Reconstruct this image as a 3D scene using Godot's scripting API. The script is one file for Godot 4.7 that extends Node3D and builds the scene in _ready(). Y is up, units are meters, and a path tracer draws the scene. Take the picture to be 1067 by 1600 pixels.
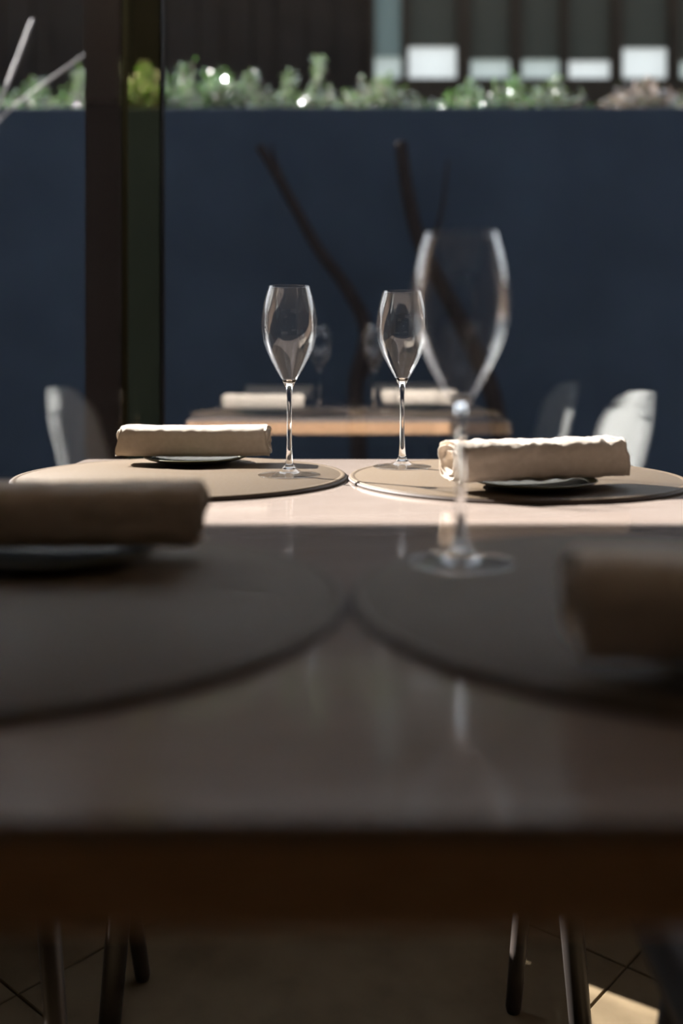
extends Node3D
# A restaurant table for four in front of a large window, sun from the far left.
# The camera stands at x = 0, z = 0 and looks along -z; "d" below is distance in front of it (z = -d).

const TOP := 0.72            # height of the table top
const EYE := 0.867           # height of the lens
const WIN := 1.80            # distance of the window plane
const GARDEN := 4.43         # distance of the garden wall
const HEAD := 1.935           # underside of the wall above the window
const FACADE := 18.0         # distance of the building opposite

var M := {}
var used := {}
var rng := RandomNumberGenerator.new()

# ---------------------------------------------------------------- helpers: mesh building
func begin(smooth := true) -> SurfaceTool:
	var st := SurfaceTool.new()
	st.begin(Mesh.PRIMITIVE_TRIANGLES)
	st.set_smooth_group(0 if smooth else -1)
	return st

func tri(st: SurfaceTool, a: Vector3, b: Vector3, c: Vector3) -> void:   # anticlockwise seen from outside
	st.add_vertex(a); st.add_vertex(c); st.add_vertex(b)

func quad(st: SurfaceTool, a: Vector3, b: Vector3, c: Vector3, d: Vector3) -> void:
	tri(st, a, b, c); tri(st, a, c, d)

func close(st: SurfaceTool) -> ArrayMesh:
	st.index()
	st.generate_normals()
	return st.commit()

func put(called: String, mesh: Mesh, mat: Material, parent: Node = self, at := Vector3.ZERO) -> MeshInstance3D:
	var o := MeshInstance3D.new()
	o.name = numbered(called) if parent == self else called
	o.mesh = mesh
	o.material_override = mat
	o.position = at
	o.cast_shadow = GeometryInstance3D.SHADOW_CASTING_SETTING_ON
	parent.add_child(o, true)
	if parent != self:
		fix_name(o, called)
	return o

func fix_name(o: Node, called: String) -> void:    # chair2 -> chair_001
	var n := 0
	for c in o.get_parent().get_children():
		if c != o and (String(c.name) == called or String(c.name).begins_with(called + "_0")):
			n += 1
	o.name = called if n == 0 else "%s_%03d" % [called, n]

func numbered(called: String) -> String:
	var n: int = used.get(called, -1) + 1
	used[called] = n
	return called if n == 0 else "%s_%03d" % [called, n]

func thing(called: String, label: String, category: String, at := Vector3.ZERO, turn := 0.0, group := "") -> Node3D:
	var o := Node3D.new()
	o.name = numbered(called)
	o.position = at
	o.rotation.y = turn
	add_child(o)
	tag(o, label, category, group)
	return o

func tag(o: Node, label: String, category: String, group := "") -> void:
	o.set_meta("label", label)
	o.set_meta("category", category)
	if group:
		o.set_meta("group", group)

func structure(o: Node, label := "", category := "") -> void:
	o.set_meta("kind", "structure")
	if label:
		o.set_meta("label", label)
		o.set_meta("category", category)

func box_to(st: SurfaceTool, lo: Vector3, hi: Vector3, bevel := 0.0) -> void:
	if bevel <= 0.0:
		var c := [Vector3(lo.x, lo.y, lo.z), Vector3(hi.x, lo.y, lo.z), Vector3(hi.x, hi.y, lo.z), Vector3(lo.x, hi.y, lo.z), Vector3(lo.x, lo.y, hi.z), Vector3(hi.x, lo.y, hi.z), Vector3(hi.x, hi.y, hi.z), Vector3(lo.x, hi.y, hi.z)]
		quad(st, c[4], c[5], c[6], c[7]); quad(st, c[1], c[0], c[3], c[2]); quad(st, c[0], c[4], c[7], c[3])
		quad(st, c[5], c[1], c[2], c[6]); quad(st, c[7], c[6], c[2], c[3]); quad(st, c[0], c[1], c[5], c[4])
		return
	var o := PackedVector2Array([Vector2(lo.x, lo.z), Vector2(hi.x, lo.z), Vector2(hi.x, hi.z), Vector2(lo.x, hi.z)])
	slab_to(st, o, lo.y, hi.y, bevel)

func box(lo: Vector3, hi: Vector3, bevel := 0.0) -> ArrayMesh:
	var st := begin(false)
	box_to(st, lo, hi, bevel)
	return close(st)

func shrink(o: PackedVector2Array, by: float) -> PackedVector2Array:
	var r := PackedVector2Array()
	var n := o.size()
	for i in n:
		var e0 := (o[i] - o[(i + n - 1) % n]).normalized()
		var e1 := (o[(i + 1) % n] - o[i]).normalized()
		var n0 := Vector2(-e0.y, e0.x)
		var n1 := Vector2(-e1.y, e1.x)
		var m := (n0 + n1).normalized()
		r.append(o[i] + m * by / maxf(0.3, m.dot(n0)))
	return r

# a prism of a convex outline in x and z, rounded at its upper and lower edges
func slab_to(st: SurfaceTool, outline: PackedVector2Array, y0: float, y1: float, bevel: float, steps := 1) -> void:
	var rings := []
	var n := outline.size()
	for k in steps + 1:
		var t := float(k) / steps * PI / 2
		rings.append([shrink(outline, bevel * (1 - sin(t))), y0 + bevel * (1 - cos(t))])
	for k in steps + 1:
		var t := float(k) / steps * PI / 2
		rings.append([shrink(outline, bevel * (1 - cos(t))), y1 - bevel * (1 - sin(t))])
	for k in rings.size() - 1:
		for i in n:
			var j := (i + 1) % n
			var a: Vector2 = rings[k][0][i]
			var b: Vector2 = rings[k][0][j]
			var c: Vector2 = rings[k + 1][0][j]
			var d: Vector2 = rings[k + 1][0][i]
			var ya: float = rings[k][1]
			var yb: float = rings[k + 1][1]
			quad(st, Vector3(b.x, ya, b.y), Vector3(a.x, ya, a.y), Vector3(d.x, yb, d.y), Vector3(c.x, yb, c.y))
	var lo: PackedVector2Array = rings[0][0]
	var hi: PackedVector2Array = rings[-1][0]
	for i in range(1, n - 1):
		tri(st, Vector3(lo[0].x, y0, lo[0].y), Vector3(lo[i].x, y0, lo[i].y), Vector3(lo[i + 1].x, y0, lo[i + 1].y))
		tri(st, Vector3(hi[0].x, y1, hi[0].y), Vector3(hi[i + 1].x, y1, hi[i + 1].y), Vector3(hi[i].x, y1, hi[i].y))

func rounded(x0: float, z0: float, x1: float, z1: float, r: float, seg := 6) -> PackedVector2Array:
	var o := PackedVector2Array()
	for c in [[x1 - r, z0 + r, -PI / 2], [x1 - r, z1 - r, 0.0], [x0 + r, z1 - r, PI / 2], [x0 + r, z0 + r, PI]]:
		for k in seg + 1:
			var t: float = c[2] + PI / 2 * k / seg
			o.append(Vector2(c[0] + cos(t) * r, c[1] + sin(t) * r))
	return o

# profile of (radius, height); a closed body runs upwards on the outside
func lathe(profile: Array, seg := 48) -> ArrayMesh:
	var st := begin()
	for k in profile.size() - 1:
		var p: Vector2 = profile[k]
		var q: Vector2 = profile[k + 1]
		for i in seg:
			var t0 := TAU * i / seg
			var t1 := TAU * ((i + 1) % seg) / seg
			var a := Vector3(p.x * cos(t0), p.y, p.x * sin(t0))
			var b := Vector3(p.x * cos(t1), p.y, p.x * sin(t1))
			var c := Vector3(q.x * cos(t1), q.y, q.x * sin(t1))
			var d := Vector3(q.x * cos(t0), q.y, q.x * sin(t0))
			if p.x > 1e-7: tri(st, b, a, d if q.x > 1e-7 else c)
			if q.x > 1e-7: tri(st, b if p.x > 1e-7 else a, d, c)
	return close(st)

func smooth_line(points: Array, per: int) -> Array:     # Catmull-Rom through 2D points
	var r := []
	var n := points.size()
	for i in n - 1:
		var p0: Vector2 = points[maxi(i - 1, 0)]
		var p1: Vector2 = points[i]
		var p2: Vector2 = points[i + 1]
		var p3: Vector2 = points[mini(i + 2, n - 1)]
		for k in per:
			r.append(p1.cubic_interpolate(p2, p0, p3, float(k) / per))
	r.append(points[n - 1])
	return r

func tube_to(st: SurfaceTool, path: Array, radii: Array, seg := 8) -> void:
	var rings := []
	for i in path.size():
		var p: Vector3 = path[i]
		var before: Vector3 = path[maxi(i - 1, 0)]
		var after: Vector3 = path[mini(i + 1, path.size() - 1)]
		var t := (after - before).normalized()
		var u := t.cross(Vector3(0.31, 0.2, 0.93)).normalized()
		var v := u.cross(t).normalized()
		var ring := []
		for k in seg:
			var w := TAU * k / seg
			ring.append(p + (u * cos(w) + v * sin(w)) * radii[i])
		rings.append(ring)
	for i in path.size() - 1:
		for k in seg:
			var j := (k + 1) % seg
			quad(st, rings[i][j], rings[i][k], rings[i + 1][k], rings[i + 1][j])
	var last := path.size() - 1
	for k in seg:
		var j := (k + 1) % seg
		tri(st, path[0], rings[0][k], rings[0][j])
		tri(st, path[last], rings[last][j], rings[last][k])

func bend(points: Array, per := 5) -> Array:            # Catmull-Rom through 3D points
	var r := []
	var n := points.size()
	for i in n - 1:
		var p0: Vector3 = points[maxi(i - 1, 0)]
		var p1: Vector3 = points[i]
		var p2: Vector3 = points[i + 1]
		var p3: Vector3 = points[mini(i + 2, n - 1)]
		for k in per:
			r.append(p1.cubic_interpolate(p2, p0, p3, float(k) / per))
	r.append(points[n - 1])
	return r

func taper(n: int, r0: float, r1: float) -> Array:
	var r := []
	for i in n: r.append(lerpf(r0, r1, float(i) / (n - 1)))
	return r

# ---------------------------------------------------------------- helpers: materials
func c3(r: float, g: float, b: float, a := 1.0) -> Color:      # a linear base colour
	var c := Color(r, g, b).linear_to_srgb()
	c.a = a
	return c

func mat(called: String, color: Color, rough := 0.6, metal := 0.0) -> StandardMaterial3D:
	var m := StandardMaterial3D.new()
	m.resource_name = called
	m.albedo_color = color
	m.roughness = rough
	m.metallic = metal
	M[called] = m
	return m

func noise_tex(freq: float, octaves: int, ramp: Array, size := 512, kind := FastNoiseLite.TYPE_SIMPLEX_SMOOTH, as_normal := false, bump := 4.0, seed_ := 3) -> NoiseTexture2D:
	var f := FastNoiseLite.new()
	f.seed = seed_
	f.noise_type = kind
	f.frequency = freq
	f.fractal_octaves = octaves
	var t := NoiseTexture2D.new()
	t.width = size
	t.height = size
	t.seamless = true
	t.noise = f
	t.as_normal_map = as_normal
	t.bump_strength = bump
	if ramp:
		var g := Gradient.new()
		var cols := PackedColorArray()
		var offs := PackedFloat32Array()
		for i in ramp.size():
			cols.append(ramp[i])
			offs.append(float(i) / (ramp.size() - 1))
		g.colors = cols
		g.offsets = offs
		t.color_ramp = g
	return t

func planar(m: StandardMaterial3D, scale: Vector3, in_world := false) -> void:
	m.uv1_triplanar = true
	m.uv1_world_triplanar = in_world
	m.uv1_scale = scale

func make_materials() -> void:
	var m: StandardMaterial3D
	m = mat("table_top", Color.WHITE, 0.13)
	m.albedo_texture = noise_tex(0.02, 4, [c3(.215, .168, .142), c3(.255, .208, .180), c3(.285, .238, .210)])
	planar(m, Vector3(0.9, 3, 14))
	m.roughness_texture = noise_tex(0.03, 3, [Color(.7, .7, .7), Color.WHITE], 256)
	m = mat("table_edge", Color.WHITE, 0.38)
	m.albedo_texture = noise_tex(0.03, 4, [c3(.40, .21, .10), c3(.60, .35, .19), c3(.66, .41, .24)], 512, FastNoiseLite.TYPE_SIMPLEX_SMOOTH, false, 4, 8)
	planar(m, Vector3(2, 22, 2))
	m = mat("dark_steel", c3(.018, .014, .012), 0.45, 0.3)
	m = mat("leather", Color.WHITE, 0.55)
	m.metallic_specular = 0.25
	m.albedo_texture = noise_tex(0.05, 4, [c3(.078, .054, .034), c3(.092, .067, .044), c3(.102, .076, .051)])
	m.normal_enabled = true
	m.normal_texture = noise_tex(0.12, 3, [], 512, FastNoiseLite.TYPE_CELLULAR, true, 3.0)
	m.normal_scale = 0.12
	planar(m, Vector3(7, 7, 7))
	m = mat("leather_edge", c3(.045, .026, .018), 0.6)
	m = mat("cloth", Color.WHITE, 0.95)
	m.albedo_texture = noise_tex(0.04, 3, [c3(.54, .455, .37), c3(.62, .535, .45)], 256)
	m.normal_enabled = true
	m.normal_texture = noise_tex(0.35, 2, [], 512, FastNoiseLite.TYPE_SIMPLEX, true, 5.0)
	m.normal_scale = 0.5
	m.rim_enabled = true
	m.rim = 0.25
	planar(m, Vector3(9, 9, 9))
	m = mat("glaze", c3(.022, .02, .014), 0.5)
	m.albedo_texture = noise_tex(0.04, 3, [c3(.6, .6, .55), c3(1, 1, .9)], 256)
	planar(m, Vector3(8, 8, 8))
	m = mat("rim_glaze", c3(.10, .098, .05), 0.35)
	m = mat("wine_glass", Color(1, 1, 1, 0), 0.02)
	m.refraction_enabled = true
	m.refraction_scale = 0.05
	m.metallic_specular = 0.5
	m = mat("thin_glass", Color(1, 1, 1, 0), 0.025)
	m.transparency = BaseMaterial3D.TRANSPARENCY_ALPHA
	m = mat("pane", Color(1, 1, 1, 0), 0.0)
	m.transparency = BaseMaterial3D.TRANSPARENCY_ALPHA
	m = mat("amber_glass", c3(.66, .56, .26, 0), 0.0)
	m.refraction_enabled = true
	m.refraction_scale = 0.05
	m = mat("bronze_frame", c3(.003, .0017, .0014), 0.6)
	m.metallic_specular = 0.12
	m = mat("shell", c3(.42, .43, .415), 0.45)
	m = mat("seat_leather", c3(.022, .015, .012), 0.6)
	m = mat("chair_leg", c3(.02, .014, .011), 0.5)
	m = mat("tile", Color.WHITE, 0.7)
	m.metallic_specular = 0.2
	m.albedo_texture = noise_tex(0.012, 5, [c3(.085, .062, .036), c3(.113, .084, .050), c3(.135, .102, .062)])
	planar(m, Vector3(1.3, 1.3, 1.3), true)
	m = mat("grout", c3(.03, .022, .016), 0.9)
	m = mat("room_paint", Color.WHITE, 0.9)
	m.metallic_specular = 0.12
	m.albedo_texture = noise_tex(0.01, 4, [c3(.030, .018, .013), c3(.040, .025, .018)], 256)
	planar(m, Vector3(1, 1, 1))
	m = mat("ceiling_paint", c3(.78, .70, .61), 0.9)
	m = mat("side_paint", c3(.22, .155, .11), 0.85)
	m = mat("bench_wood", c3(.10, .06, .04), 0.5)
	m = mat("paving", Color.WHITE, 0.85)
	m.albedo_texture = noise_tex(0.02, 5, [c3(.27, .25, .22), c3(.40, .375, .335)], 512)
	planar(m, Vector3(.7, .7, .7))
	m = mat("garden_wall", Color.WHITE, 0.9)
	m.metallic_specular = 0.2
	m.albedo_texture = noise_tex(0.006, 4, [c3(.0072, .0110, .0178), c3(.0098, .0150, .0238)], 512)
	planar(m, Vector3(.5, .5, .5))
	m = mat("soil", c3(.02, .014, .01), 0.95)
	m = mat("bark", Color.WHITE, 0.9)
	m.metallic_specular = 0.12
	m.albedo_texture = noise_tex(0.03, 4, [c3(.005, .0042, .0045), c3(.011, .0092, .0095)], 256)
	planar(m, Vector3(3, 1, 3))
	m = mat("pale_bark", c3(.17, .165, .17), 0.6)
	m = mat("stem", c3(.07, .045, .03), 0.8)
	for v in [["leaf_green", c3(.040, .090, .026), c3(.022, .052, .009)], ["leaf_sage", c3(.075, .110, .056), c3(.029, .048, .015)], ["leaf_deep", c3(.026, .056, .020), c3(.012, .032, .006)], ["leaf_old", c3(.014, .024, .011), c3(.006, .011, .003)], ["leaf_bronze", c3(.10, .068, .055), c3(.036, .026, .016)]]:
		m = mat(v[0], v[1], 0.25)
		m.clearcoat_enabled = true
		m.clearcoat = 1.0
		m.clearcoat_roughness = 0.08
		m.backlight_enabled = true
		m.backlight = v[2]
		m.cull_mode = BaseMaterial3D.CULL_DISABLED
	m = mat("cladding", Color.WHITE, 0.9)
	m.metallic_specular = 0.12
	m.albedo_texture = noise_tex(0.01, 4, [c3(.003, .003, .0032), c3(.0048, .0047, .005)], 256)
	planar(m, Vector3(.3, .3, .3))
	m = mat("mullion", c3(.008, .007, .006), 0.8)
	m.metallic_specular = 0.12
	m = mat("blind", c3(.017, .020, .018), 0.9)
	m.metallic_specular = 0.12
	m = mat("teal_blind", c3(.04, .068, .068), 0.7)
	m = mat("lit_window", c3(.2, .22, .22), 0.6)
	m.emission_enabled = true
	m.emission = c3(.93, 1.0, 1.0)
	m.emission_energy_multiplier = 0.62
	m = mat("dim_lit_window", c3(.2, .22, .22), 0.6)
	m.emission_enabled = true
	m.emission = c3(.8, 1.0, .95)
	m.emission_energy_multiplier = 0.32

# ---------------------------------------------------------------- camera, sky, sun
func make_camera_and_light() -> void:
	var cam := Camera3D.new()
	cam.name = "camera"
	add_child(cam)
	var lens := CameraAttributesPhysical.new()
	lens.frustum_focal_length = 50.0
	lens.frustum_near = 0.05
	lens.frustum_far = 200.0
	lens.frustum_focus_distance = 1.20
	lens.exposure_aperture = 3.2
	cam.attributes = lens
	cam.projection = Camera3D.PROJECTION_FRUSTUM
	cam.keep_aspect = Camera3D.KEEP_HEIGHT
	cam.near = 0.05
	cam.far = 200.0
	cam.size = 0.05 * 1600.0 / 1500.0
	cam.frustum_offset = Vector2(-5.5 / 1500.0, -242.0 / 1500.0) * 0.05
	cam.position = Vector3(0, EYE, 0)
	cam.current = true

	var sky := ProceduralSkyMaterial.new()
	sky.sky_top_color = c3(.56, .62, .70)
	sky.sky_horizon_color = c3(1.0, .99, .93)
	sky.ground_bottom_color = c3(.06, .06, .06)
	sky.ground_horizon_color = c3(.2, .2, .2)
	sky.sky_energy_multiplier = 2.0
	var env := Environment.new()
	env.background_mode = Environment.BG_SKY
	env.sky = Sky.new()
	env.sky.sky_material = sky
	env.tonemap_mode = Environment.TONE_MAPPER_LINEAR
	env.tonemap_exposure = 1.0
	env.sdfgi_enabled = true
	env.ssao_enabled = true
	env.ssil_enabled = true
	var world := WorldEnvironment.new()
	world.name = "world"
	world.environment = env
	add_child(world)

	var sun := DirectionalLight3D.new()
	sun.name = "sun"
	sun.light_color = Color(1.0, 0.985, 0.965)
	sun.light_energy = 20.0
	sun.light_angular_distance = 0.55
	sun.sky_mode = DirectionalLight3D.SKY_MODE_LIGHT_ONLY
	sun.shadow_enabled = true
	sun.look_at_from_position(Vector3.ZERO, Vector3(.0825, -.060, .055), Vector3.UP)
	add_child(sun)

# ---------------------------------------------------------------- room
func make_room() -> void:
	var xl := -2.7
	var xr := 2.5
	var zb := 3.4
	var zw := -WIN
	var high := 2.75
	var f := put("floor", box(Vector3(xl - .2, -.2, zw - .16), Vector3(xr + .2, -.012, zb + .2)), M.grout)
	structure(f)
	# square tiles laid at an angle, each a piece of its own, cut where they meet the walls
	var side := 0.60
	var turn := deg_to_rad(-41.0)
	var st := begin(false)
	box_to(st, Vector3(-side / 2 + .0015, -.014, -side / 2 + .0015), Vector3(side / 2 - .0015, 0.0, side / 2 - .0015), .0012)
	var whole := close(st)
	var origin := Vector3(.335, 0, -1.29)
	var room := PackedVector2Array([Vector2(xl, zw - .1), Vector2(xr, zw - .1), Vector2(xr, zb), Vector2(xl, zb)])
	for i in range(-12, 13):
		for j in range(-12, 13):
			var p := origin + Vector3((i + .5) * side, 0, j * side + .2).rotated(Vector3.UP, turn)
			var corners := PackedVector2Array()
			for c in [[-1, -1], [1, -1], [1, 1], [-1, 1]]:
				var q := p + Vector3(c[0], 0, c[1]).rotated(Vector3.UP, turn) * (side / 2 - .0015)
				corners.append(Vector2(q.x, q.z))
			var cut := Geometry2D.intersect_polygons(corners, room)
			if cut.is_empty():
				continue
			var inside := true
			for q in corners: inside = inside and Geometry2D.is_point_in_polygon(q, room)
			if inside:
				put("tile", whole, M.tile, f, p).rotation.y = turn
				continue
			var o: PackedVector2Array = cut[0]
			if o.size() < 3: continue
			if Geometry2D.is_polygon_clockwise(o): o.reverse()
			st = begin(false)
			slab_to(st, o, -.014, 0.0, .0012)
			put("tile", close(st), M.tile, f)
	structure(put("ceiling", box(Vector3(xl - .2, high, zw - .16), Vector3(xr + .2, high + .25, zb + .2)), M.ceiling_paint))
	structure(put("wall_left", box(Vector3(xl - .2, -.012, zw - .16), Vector3(xl, high, zb + .2)), M.side_paint))
	structure(put("wall_right", box(Vector3(xr, -.012, zw - .16), Vector3(xr + .2, high, zb + .2)), M.side_paint))
	structure(put("wall_back", box(Vector3(xl, -.012, zb), Vector3(xr, high, zb + .2)), M.room_paint))
	# wall above the window; its lower edge draws the line of shade across the table
	structure(put("wall_front", box(Vector3(xl, HEAD, zw - .16), Vector3(xr, high, zw + .05)), M.room_paint))

func glazing(parent: Node3D, x0: float, x1: float, y0: float, y1: float) -> void:
	for k in 3:
		var z := -WIN - .012 - k * .016
		put("pane", box(Vector3(x0, y0, z - .004), Vector3(x1, y1, z)), M.pane, parent)

func make_window() -> void:
	var y0 := 0.0
	var y1 := HEAD
	var z0 := -WIN - .10
	var z1 := -WIN + .01
	var a := thing("window_1", "large clear window pane left of the dark post", "window")
	structure(a)
	put("bottom_rail", box(Vector3(-2.7, y0, z0), Vector3(-.487, y0 + .07, z1), .004), M.bronze_frame, a)
	put("top_rail", box(Vector3(-2.7, y1 - .03, z0), Vector3(-.487, y1, z1), .004), M.bronze_frame, a)
	put("stile", box(Vector3(-2.7, y0 + .07, z0), Vector3(-2.62, y1 - .03, z1), .004), M.bronze_frame, a)
	glazing(a, -2.62, -.428, y0 + .07, y1 - .03)
	var p := put("trim_1", box(Vector3(-.5116, y0, -WIN - .15), Vector3(-.440, y1, -WIN - .09), .004), M.bronze_frame)
	structure(p, "dark bronze window post between the two large panes", "window post")
	var b := thing("window_2", "large clear window pane right of the dark post with a narrow amber strip", "window")
	structure(b)
	put("amber_strip", box(Vector3(-.440, y0 + .07, -WIN - .104), Vector3(-.364, y1 - .03, -WIN - .094)), M.amber_glass, b)
	put("bead", box(Vector3(-.3495, y0 + .07, -WIN - .050), Vector3(-.347, y1 - .03, -WIN - .010)), M.bronze_frame, b)
	put("bottom_rail", box(Vector3(-.431, y0, z0), Vector3(2.5, y0 + .07, z1), .004), M.bronze_frame, b)
	put("top_rail", box(Vector3(-.431, y1 - .03, z0), Vector3(2.5, y1, z1), .004), M.bronze_frame, b)
	put("lower_panel", box(Vector3(-.347, y0 + .07, -WIN - .005), Vector3(2.42, .62, z1), .004), M.bronze_frame, b)
	put("stile", box(Vector3(2.42, y0 + .07, z0), Vector3(2.5, y1 - .03, z1), .004), M.bronze_frame, b)
	glazing(b, -.347, 2.42, y0 + .07, y1 - .03)

# ---------------------------------------------------------------- table and what lies on it
func make_table() -> void:
	var t := thing("dining_table", "polished brown dining table for four with a pale wooden edge beside the window", "table", Vector3(0, 0, -.85))
	var x0 := -.375
	var x1 := .392
	var z0 := -.535
	var z1 := .545
	var st := begin(false)
	slab_to(st, rounded(x0, z0, x1, z1, .012), TOP - .008, TOP, .003, 3)
	put("tabletop", close(st), M.table_top, t)
	st = begin(false)
	slab_to(st, rounded(x0, z0, x1, z1, .012), TOP - .036, TOP - .008, .002, 2)
	put("edge_band", close(st), M.table_edge, t)
	st = begin(false)
	slab_to(st, rounded(-.28, -.40, .28, .40, .02), TOP - .075, TOP - .036, .002)
	put("apron", close(st), M.dark_steel, t)
	for s in [[-1, -1], [1, -1], [-1, 1], [1, 1]]:
		st = begin()
		tube_to(st, [Vector3(s[0] * .24, TOP - .06, s[1] * .35), Vector3(s[0] * .298, .01, s[1] * .36), Vector3(s[0] * .299, 0, s[1] * .36)], [.018, .014, .012], 12)
		put("leg", close(st), M.dark_steel, t)

var mat_mesh: ArrayMesh
var welt_mesh: ArrayMesh
func make_placemat(x: float, d: float, label: String) -> void:
	if mat_mesh == null:
		var r := .199
		mat_mesh = lathe([Vector2(0, .0005), Vector2(r - .002, .0005), Vector2(r - .0012, .004), Vector2(r - .0022, .0052), Vector2(r - .006, .0050), Vector2(r - .007, .0044), Vector2(r - .0085, .0050), Vector2(0, .0050)], 128)
		welt_mesh = lathe([Vector2(r - .003, .0002), Vector2(r, .0004), Vector2(r + .0006, .0018), Vector2(r, .0034), Vector2(r - .003, .0036), Vector2(r - .003, .0002)], 128)
	var t := thing("placemat", label, "placemat", Vector3(x, TOP, -d), 0, "round leather placemats")
	put("leather_disc", mat_mesh, M.leather, t)
	put("edge_welt", welt_mesh, M.leather_edge, t)

func make_dish(x: float, d: float, label: String) -> void:
	var t := thing("saucer", label, "saucer", Vector3(x, TOP + .0052, -d), 0, "small dark saucers under the napkins")
	var low := [Vector2(0, .001), Vector2(.028, .001), Vector2(.030, 0), Vector2(.033, 0), Vector2(.034, .0012), Vector2(.048, .0032), Vector2(.060, .0058), Vector2(.0675, .0084)]
	var up := [Vector2(.0675, .0084), Vector2(.0684, .0092), Vector2(.0675, .0099), Vector2(.0655, .0096), Vector2(.058, .0071), Vector2(.046, .0050), Vector2(.03, .0036), Vector2(0, .003)]
	var body := smooth_line(low.slice(4), 4)
	put("bowl", lathe(low.slice(0, 4) + body + up.slice(4), 64), M.glaze, t)
	put("rim", lathe(smooth_line(up.slice(0, 5), 3) + [Vector2(.0670, .0082), Vector2(.0675, .0084)], 64), M.rim_glaze, t)

# a cloth napkin rolled up: a thick sheet wound into a flattened spiral, with loose layers at its ends
func make_napkin(x: float, d: float, turn: float, length: float, half_h: float, seed_: int, crumple: float, label: String) -> void:
	var t := thing("rolled_napkin", label, "napkin", Vector3(x, TOP + .0052 + .0075, -d), turn, "rolled cloth napkins on saucers")
	var nz := FastNoiseLite.new()
	nz.seed = seed_
	nz.frequency = 1.0
	nz.fractal_octaves = 3
	var half_w := half_h * 1.28
	var thick := .0048
	var turns := 2.6
	var steps := 150
	var along := 46
	var start := deg_to_rad(-42)
	var st := begin()
	var outer := []
	var inner := []
	for i in along + 1:
		var s := float(i) / along
		var edge := minf(s, 1 - s) * length
		var soft := sqrt(clampf(edge / .0035, 0.06, 1.0))
		var ro := []
		var ri := []
		for k in steps + 1:
			var q := float(k) / steps
			var a := start + q * turns * TAU
			var ca := cos(a)
			var sa := sin(a)
			var e := pow(pow(absf(ca), 2.7) + pow(absf(sa), 2.7), -1.0 / 2.7)
			var f := 1.0 - q * turns * .205
			var wr := nz.get_noise_3d(s * 9.0, ca * 1.5 + q * 2, sa * 1.5) * .0016 * crumple * (1 - q * .7)
			wr += nz.get_noise_3d(s * 26.0 + 7, ca * 3.0, sa * 3.0) * .00035 * crumple * (1 - q)
			wr += absf(sin(s * 17.0 + nz.get_noise_1d(s * 4) * 6)) * -.0028 * maxf(0, crumple - 1) * maxf(0, sa) * (1 - q)
			if q < .04: wr += (.04 - q) * .07          # the free edge stands off a little
			var u := Vector2(ca * half_w * f * e, sa * half_h * f * e)
			var n := Vector2(ca / half_w, sa / half_h).normalized()
			var lip := sqrt(clampf(q / .012, .05, 1)) * sqrt(clampf((1 - q) / .01, .05, 1))
			var po := u + n * (wr)
			var pi_ := u + n * (wr - thick * lip * soft)
			po -= n * thick * .5 * (1 - lip * soft)
			var xx := (s - .5) * length + nz.get_noise_2d(q * 6.0, 40.0) * .003 * (2 * s - 1) * 2.0
			var sag := sin(s * PI) * -.0012
			ro.append(Vector3(xx, po.y + half_h + sag, po.x))
			ri.append(Vector3(xx, pi_.y + half_h + sag, pi_.x))
		outer.append(ro)
		inner.append(ri)
	for i in along:
		for k in steps:
			quad(st, outer[i][k], outer[i][k + 1], outer[i + 1][k + 1], outer[i + 1][k])
			quad(st, inner[i][k + 1], inner[i][k], inner[i + 1][k], inner[i + 1][k + 1])
		quad(st, inner[i][0], outer[i][0], outer[i + 1][0], inner[i + 1][0])
		quad(st, outer[i][steps], inner[i][steps], inner[i + 1][steps], outer[i + 1][steps])
	for k in steps:
		quad(st, outer[0][k + 1], outer[0][k], inner[0][k], inner[0][k + 1])
		quad(st, outer[along][k], outer[along][k + 1], inner[along][k + 1], inner[along][k])
	put("cloth_roll", close(st), M.cloth, t)

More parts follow.
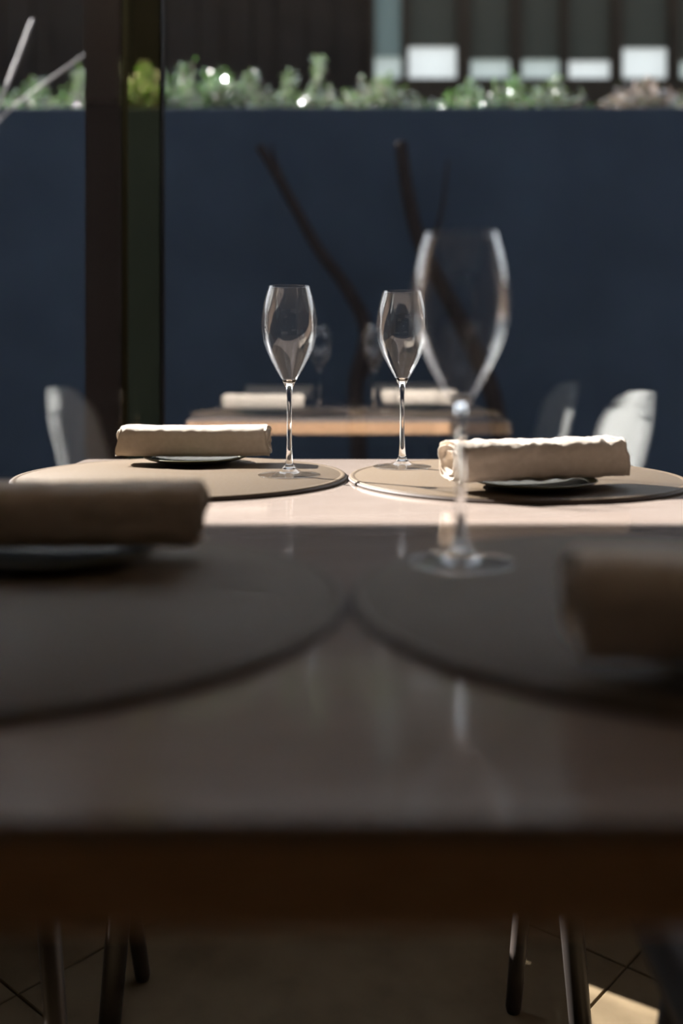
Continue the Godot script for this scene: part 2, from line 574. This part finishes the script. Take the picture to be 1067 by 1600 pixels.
var glass_parts := []
func make_glass(x: float, d: float, turn: float, label: String, y := TOP + .0052) -> void:
	if glass_parts.is_empty():
		# the stem is solid glass up to the thick bottom of the bowl; foot and bowl are thin walls
		var under := [Vector2(0, .0012), Vector2(.020, .0010), Vector2(.033, .0004)]
		var rise := smooth_line([Vector2(.0362, .0004), Vector2(.0371, .0010), Vector2(.0366, .0018), Vector2(.028, .0028), Vector2(.016, .0046), Vector2(.0085, .0082)], 5)
		glass_parts.append(lathe(under + rise + [Vector2(0, .0080)], 64))
		var outside := smooth_line([Vector2(.0085, .0084), Vector2(.0052, .0145), Vector2(.0036, .026), Vector2(.0029, .045), Vector2(.0027, .070), Vector2(.0029, .090), Vector2(.0036, .1015), Vector2(.0052, .1075), Vector2(.0090, .1150)], 5)
		var hollow := smooth_line([Vector2(.0088, .1151), Vector2(.0060, .1130), Vector2(.0030, .1116), Vector2(0, .1112)], 5)
		glass_parts.append(lathe([Vector2(0, .0083)] + outside + hollow, 64))
		var wall := smooth_line([Vector2(.0090, .1150), Vector2(.0142, .1235), Vector2(.0210, .1360), Vector2(.0272, .1490), Vector2(.0322, .1640), Vector2(.0342, .1780), Vector2(.0330, .1950), Vector2(.0295, .2110), Vector2(.0250, .2262)], 6)
		var lip := [Vector2(.0248, .2267), Vector2(.0244, .2268), Vector2(.02405, .2264)]
		var lining := smooth_line([Vector2(.0240, .2260), Vector2(.0285, .2110), Vector2(.0320, .1950), Vector2(.0332, .1780), Vector2(.0312, .1640), Vector2(.0263, .1490), Vector2(.0202, .1361), Vector2(.0135, .1237), Vector2(.0088, .1151)], 6)
		glass_parts.append(lathe(wall + lip + lining, 80))
	var t := thing("champagne_glass", label, "wine glass", Vector3(x, y, -d), turn, "tulip shaped stemmed glasses")
	put("foot", glass_parts[0], M.thin_glass, t)
	put("stem", glass_parts[1], M.wine_glass, t)
	put("bowl", glass_parts[2], M.thin_glass, t)

# ---------------------------------------------------------------- chairs
func make_chair(x: float, d: float, turn: float, label: String) -> void:
	# faces -x in its own axes; origin under the middle of the front edge of the seat
	var t := thing("dining_chair", label, "chair", Vector3(x, 0, -d), turn, "pale shell dining chairs")
	var nu := 18
	var nv := 20
	var front := []
	var rear := []
	for j in nv + 1:
		var v := float(j) / nv
		var a := []
		var b := []
		for i in nu + 1:
			var u := float(i) / nu * 2 - 1
			var wide := lerpf(.215, .175, v)
			if v > .78: wide *= sqrt(maxf(0.0, 1 - pow((v - .78) / .22, 2) * .72))
			var zz := u * wide
			var yy := .44 + v * .35 - pow(absf(u), 4) * .03 * v
			var xx := .40 + v * .06 + v * v * .02 - u * u * .04
			a.append(Vector3(xx, yy, zz))
			b.append(Vector3(xx + .013, yy, zz))
		front.append(a)
		rear.append(b)
	var st := begin()
	shell_to(st, front, rear)
	put("backrest", close(st), M.shell, t)
	front = []
	rear = []
	for j in nv + 1:
		var v := float(j) / nv
		var a := []
		var b := []
		for i in nu + 1:
			var u := float(i) / nu * 2 - 1
			var wide := lerpf(.20, .215, v)
			if v < .12: wide *= sqrt(1 - pow((.12 - v) / .12, 2) * .35)
			var yy := .425 + u * u * .018 - sin(v * PI) * .012 + maxf(0, v - .85) * .25 - maxf(0, .12 - v) * .12
			a.append(Vector3(v * .415 + .004, yy, -u * wide))
			b.append(Vector3(v * .415 + .004, yy - .014, -u * wide))
		front.append(a)
		rear.append(b)
	st = begin()
	shell_to(st, front, rear)
	put("seat", close(st), M.seat_leather, t)
	for s in [-1, 1]:
		st = begin()
		tube_to(st, [Vector3(.06, .415, s * .13), Vector3(.012, .006, s * .178), Vector3(.012, 0, s * .178)], [.013, .0105, .009], 12)
		put("leg", close(st), M.chair_leg, t)
		st = begin()
		tube_to(st, [Vector3(.34, .415, s * .13), Vector3(.43, .006, s * .178), Vector3(.43, 0, s * .178)], [.013, .0105, .009], 12)
		put("leg", close(st), M.chair_leg, t)
	for s in [-1, 1]:
		st = begin()
		tube_to(st, [Vector3(.06, .409, s * .13), Vector3(.34, .409, s * .13)], [.010, .010], 8)
		put("seat_rail", close(st), M.chair_leg, t)

# stands under the left pane, below the view; its shade keeps the floor there dark
func make_bench() -> void:
	var t := thing("window_bench", "low dark wooden bench under the left window pane", "bench", Vector3(-1.5, 0, -1.62))
	put("seat", box(Vector3(-1.1, .45, -.172), Vector3(1.138, .50, .13), .006), M.bench_wood, t)
	put("front_panel", box(Vector3(-1.08, 0, .06), Vector3(1.115, .45, .08)), M.bench_wood, t)
	for x in [-1.06, 1.108]:
		put("side_panel", box(Vector3(x, 0, -.172), Vector3(x + .03, .45, .06)), M.bench_wood, t)

func shell_to(st: SurfaceTool, a: Array, b: Array) -> void:    # a sheet with thickness; rows run so that a shows outside
	var nj := a.size() - 1
	var ni: int = a[0].size() - 1
	for j in nj:
		for i in ni:
			quad(st, a[j][i], a[j][i + 1], a[j + 1][i + 1], a[j + 1][i])
			quad(st, b[j][i + 1], b[j][i], b[j + 1][i], b[j + 1][i + 1])
		quad(st, b[j][0], a[j][0], a[j + 1][0], b[j + 1][0])
		quad(st, a[j][ni], b[j][ni], b[j + 1][ni], a[j + 1][ni])
	for i in ni:
		quad(st, a[0][i + 1], a[0][i], b[0][i], b[0][i + 1])
		quad(st, a[nj][i], a[nj][i + 1], b[nj][i + 1], b[nj][i])

# ---------------------------------------------------------------- outside
func px(x: float, y: float, d: float) -> Vector3:        # measured on the photograph, taken to its real place
	return Vector3((x - 539.0) * d / 1500.0, EYE + (558.0 - y) * d / 1500.0, -d)

func make_outside() -> void:
	var g := put("ground", box(Vector3(-30, -.3, -40), Vector3(30, -.02, -WIN - .1)), M.paving)
	structure(g)
	var top := 2.02
	var w := put("wall_garden", box(Vector3(-7, -.02, -GARDEN - .16), Vector3(7, top, -GARDEN), .008), M.garden_wall)
	structure(w, "dark blue grey planter wall outside under the row of shrubs", "wall")
	w = put("wall_planter", box(Vector3(-7, -.02, -GARDEN - .75), Vector3(7, top - .03, -GARDEN - .60)), M.garden_wall)
	structure(w)
	w = put("planting_bed", box(Vector3(-7, top - .5, -GARDEN - .60), Vector3(7, top - .04, -GARDEN - .16)), M.soil)
	structure(w)

func stem(label: String, points: Array, r0: float, r1: float, at: Vector3, side: Array = []) -> void:
	var t := thing("climbing_stem", label, "stem", at)
	var pts := []
	for p in points: pts.append(p - at)
	var path := bend(pts, 6)
	var st := begin()
	tube_to(st, path, taper(path.size(), r0, r1), 12)
	put("trunk", close(st), M.bark, t)
	for s in side:
		pts = []
		for p in s[0]: pts.append(p - at)
		path = bend(pts, 5)
		st = begin()
		tube_to(st, path, taper(path.size(), s[1], s[2]), 10)
		put("branch", close(st), M.bark, t)

func make_stems() -> void:
	var d := 4.30
	stem("dark bare stem leaning left up the garden wall behind the left wine glass", [px(565, 850, d), px(560, 700, d), px(556, 600, d), px(572, 520, d), px(545, 455, d), px(495, 385, d), px(445, 295, d), px(405, 228, d)], .042, .020, Vector3(px(565, 850, d).x, 0, -d),
		[[[px(470, 340, d), px(430, 250, d), px(424, 225, d)], .012, .005], [[px(560, 600, d), px(600, 540, d), px(640, 470, d)], .016, .006]])
	d = 4.26
	stem("dark bare stem climbing the garden wall behind the large near glass", [px(800, 860, d), px(775, 640, d), px(735, 535, d), px(695, 455, d), px(655, 375, d), px(635, 290, d), px(626, 222, d)], .042, .028, Vector3(px(800, 860, d).x, 0, -d),
		[[[px(668, 400, d), px(690, 330, d), px(700, 250, d)], .012, .005]])
	var t := thing("bare_sapling", "slender pale bare sapling leaning in front of the shrubs at the far left", "sapling", Vector3(-2.0, 0, -3.5))
	for b in [[[Vector3(0, -.02, 0), Vector3(.35, .95, 0), Vector3(.70, 1.70, 0), Vector3(.86, 2.10, 0)], .008, .004, "trunk"], [[Vector3(.60, 1.50, 0), Vector3(.74, 1.72, .02), Vector3(.98, 1.90, .04), Vector3(1.12, 2.0, .03)], .005, .002, "branch"], [[Vector3(.68, 1.66, 0), Vector3(.70, 1.85, -.03), Vector3(.68, 1.98, -.05)], .006, .003, "branch"]]:
		var path := bend(b[0], 6)
		var st := begin()
		tube_to(st, path, taper(path.size(), b[1], b[2]), 10)
		put(b[3], close(st), M.pale_bark, t)

func leaf_to(st: SurfaceTool, p: Vector3, dir: Vector3, up: Vector3, l: float, w: float) -> void:
	var s := dir.cross(up).normalized() * w
	var n := s.cross(dir).normalized()
	var tip := p + dir * l - n * l * .15
	var m := p + dir * l * .45 + n * l * .06
	var e0 := p + dir * l * .5 + s - n * l * .03
	var e1 := p + dir * l * .5 - s - n * l * .03
	tri(st, p, e0, m); tri(st, e0, tip, m); tri(st, p, m, e1); tri(st, m, tip, e1)

func make_shrub(x: float, d: float, high: float, wide: float, kind: String, n: int, label: String, spire := 0.0) -> void:
	var base := Vector3((x - 539.0) * d / 1500.0, 1.975, -d)
	var t := thing("shrub", label, "shrub", base, 0, "shrubs along the top of the garden wall")
	var leaves := begin(false)
	var older := begin(false)
	var twigs := begin()
	var tips := []
	wide *= 1.35
	var stems := int(20 + wide * 90)
	n = int(n * 2.2)
	for k in stems:
		var a := rng.randf() * TAU
		var out := sqrt(rng.randf()) * wide * .5
		var h := high * 1.12 * rng.randf_range(.45, 1.0) * (1.0 - .35 * pow(out / (wide * .5), 2))
		var foot := Vector3(cos(a) * out * .35, -.02, sin(a) * minf(out, .18) * .35)
		var tip := Vector3(cos(a) * out, h, sin(a) * minf(out, .2))
		var mid := foot.lerp(tip, .5) + Vector3(rng.randf_range(-.02, .02), .02, rng.randf_range(-.02, .02))
		tube_to(twigs, [foot, mid, tip], [.004, .003, .0015], 5)
		tips.append([foot, mid, tip])
	if spire > 0:
		var tip := Vector3(.02, spire, 0)
		tube_to(twigs, [Vector3(0, -.02, 0), Vector3(.0, spire * .5, 0), tip], [.005, .004, .002], 6)
		for k in 4: tips.append([Vector3(.0, spire * .5, 0), Vector3(.01, spire * .8, 0), tip])
	for i in n:
		var s: Array = tips[rng.randi() % tips.size()]
		var q := pow(rng.randf(), .8)
		var p: Vector3 = s[0].lerp(s[1], q * 2) if q < .5 else s[1].lerp(s[2], q * 2 - 1)
		var dir := Vector3(rng.randfn(), rng.randfn() * .7 + .45, rng.randfn()).normalized()
		var up := Vector3(rng.randfn() * .5, 1, rng.randfn() * .5).normalized()
		p += dir * rng.randf_range(0, .035)
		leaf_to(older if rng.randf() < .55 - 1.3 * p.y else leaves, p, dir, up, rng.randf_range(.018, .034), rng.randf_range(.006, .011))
	put("twigs", close(twigs), M.stem, t).set_meta("kind", "stuff")
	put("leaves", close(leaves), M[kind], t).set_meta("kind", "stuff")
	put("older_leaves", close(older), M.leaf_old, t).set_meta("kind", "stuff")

func make_shrubs() -> void:
	var d := GARDEN + .38
	for s in [
		[-25, 0, .22, .36, "leaf_sage", 600, "grey green shrub behind the pale sapling at the left edge", 0],
		[55, .03, .20, .34, "leaf_green", 600, "low green shrub between the pale sapling and the window post", .28],
		[118, -.05, .18, .26, "leaf_sage", 500, "small sage shrub just left of the dark window post", .30],
		[172, .02, .26, .28, "leaf_green", 400, "green shrub mostly behind the dark window post", 0],
		[222, .0, .30, .26, "leaf_green", 850, "bright green shrub seen through the narrow amber strip", .34],
		[312, .02, .33, .34, "leaf_green", 1100, "tall rounded green shrub right of the amber strip", 0],
		[385, -.04, .27, .30, "leaf_sage", 800, "silvery shrub with pale tips beside the tall rounded green shrub", .29],
		[447, .03, .22, .32, "leaf_sage", 800, "loose sage shrub left of the tallest upright spire", .30],
		[492, -.02, .22, .26, "leaf_sage", 750, "shrub with one tall upright spire above the left wine glass", .37],
		[545, .03, .14, .24, "leaf_deep", 450, "low dark shrub in the dip left of the teal window", 0],
		[597, .0, .29, .30, "leaf_sage", 850, "pale shrub standing in front of the teal window", .30],
		[665, .02, .16, .34, "leaf_deep", 650, "low dark green shrub under the first bright window", 0],
		[733, -.03, .24, .26, "leaf_green", 650, "pointed green shrub right of the first bright window", .25],
		[800, .02, .25, .30, "leaf_green", 800, "green shrub with a raised tip among the small bright windows", .28],
		[862, -.04, .22, .28, "leaf_sage", 600, "sage shrub under the middle small bright window", .26],
		[920, .03, .13, .26, "leaf_deep", 420, "lowest dark shrub under the last small bright window", 0],
		[1000, .0, .25, .36, "leaf_bronze", 850, "reddish brown shrub in front of the rightmost tall bright window", .26],
		[1075, .03, .18, .26, "leaf_deep", 500, "dark shrub cut off by the right edge", 0],
	]:
		make_shrub(s[0], d + s[1], s[2], s[3], s[4], s[5], s[6], s[7])

func make_facade() -> void:
	var d := FACADE
	var k := d / 1500.0
	var t := thing("office_building", "dark clad office building with half lowered blinds behind the shrubs", "building", Vector3(0, -.02, -d))
	var fx := func(x: float) -> float: return (x - 539.0) * k
	var fy := func(y: float) -> float: return EYE + .02 + (558.0 - y) * k
	put("wall", box(Vector3(-8.5, 0, -8), Vector3(8.5, 10.0, -.35)), M.cladding, t)
	# upright cladding boards left of the windows
	var x := -8.5
	var n := 0
	var edge: float = fx.call(578.0)
	while x < edge - .1:
		var w := minf([.55, .42, .62, .48][n % 4], edge - x)
		put("cladding_board", box(Vector3(x + .012, 0.05, -.35), Vector3(x + w - .012, 9.95, -.02 - .03 * (n % 3)), .012), M.cladding, t)
		x += w
		n += 1
	# columns of windows: left, right, top of the bright lower part, or where it starts to be bright
	var cols := [[585, 628, 84, "teal"], [638, 715, 68, "lit"], [735, 800, 88, "dim"], [815, 878, 88, "dim"], [888, 958, 90, "lit"], [972, 1048, 70, "lit"], [1062, 1130, 90, "dim"], [1145, 1220, 80, "lit"]]
	var low: float = fy.call(124.0)
	var head: float = fy.call(-70.0)
	put("parapet_band", box(Vector3(edge, 0, -.35), Vector3(8.5, low - .02, 0), .02), M.mullion, t)
	put("floor_band", box(Vector3(edge, head + .02, -.35), Vector3(8.5, head + .5, 0), .02), M.cladding, t)
	var before := edge
	for c in cols:
		var a: float = fx.call(float(c[0]))
		var b: float = fx.call(float(c[1]))
		var m: float = fy.call(float(c[2]))
		put("mullion", box(Vector3(before, low - .02, -.35), Vector3(a, head + .02, .04), .01), M.mullion, t)
		before = b
		var f := put("window", box(Vector3(a, low - .02, -.34), Vector3(b, low + .03, -.02), .01), M.mullion, t)
		put("blind", box(Vector3(a + .01, m, -.20), Vector3(b - .01, head, -.17), .005), M.teal_blind if c[3] == "teal" else M.blind, f)
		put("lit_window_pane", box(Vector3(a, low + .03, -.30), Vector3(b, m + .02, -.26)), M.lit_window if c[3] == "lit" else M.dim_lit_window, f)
		put("upper_pane", box(Vector3(a, head + .6, -.3), Vector3(b, 9.9, -.26)), M.blind, f)
	put("mullion", box(Vector3(before, low - .02, -.35), Vector3(8.5, head + .02, .04), .01), M.mullion, t)

# ---------------------------------------------------------------- all together
func _ready() -> void:
	rng.seed = 11
	make_camera_and_light()
	make_materials()
	make_room()
	make_window()
	make_outside()
	make_facade()
	make_table()
	make_placemat(-.197, 1.165, "tan round placemat in the sun under the left wine glass")
	make_placemat(.2035, 1.152, "tan round placemat in the sun under the angled right napkin")
	make_placemat(-.199, .570, "dark round placemat in the shade at the near left")
	make_placemat(.2025, .572, "dark round placemat in the shade at the near right")
	make_dish(-.200, 1.285, "dark saucer on the sunlit left placemat by the window")
	make_dish(.205, 1.045, "dark saucer with olive rim under the bright angled napkin")
	make_dish(-.20, .675, "dark saucer under the shaded napkin at the near left")
	make_dish(.21, .430, "dark saucer under the shaded napkin at the near right edge")
	make_napkin(-.200, 1.285, 0.0, .196, .0230, 5, .55, "straight rolled cream napkin in the sun beside the window post")
	make_napkin(.205, 1.043, deg_to_rad(19), .205, .0245, 9, 1.5, "crumpled rolled white napkin lying at an angle in the sun on the right")
	make_napkin(-.203, .680, deg_to_rad(2), .204, .0245, 14, 1.0, "rolled napkin in deep shade at the near left")
	make_napkin(.208, .430, deg_to_rad(-3), .21, .0245, 21, 1.0, "rolled napkin in deep shade at the near right edge")
	make_glass(-.0666, 1.148, 0.3, "empty stemmed glass on the sunlit left placemat")
	make_glass(.0735, 1.235, 1.3, "empty stemmed glass standing at the edge of the sunlit right placemat")
	make_glass(.0795, .660, 2.1, "large blurred stemmed glass nearest to the viewer")
	make_chair(.205, 1.45, deg_to_rad(2), "pale shell chair right of the table nearest the window, its back in the sun")
	make_chair(.228, .665, 0.0, "pale shell chair in the shade right of the table, away from the window")
	make_chair(-.27, 1.16, PI, "pale shell chair left of the table, its edge lit by the sun")
	make_bench()
	make_stems()
	make_shrubs()
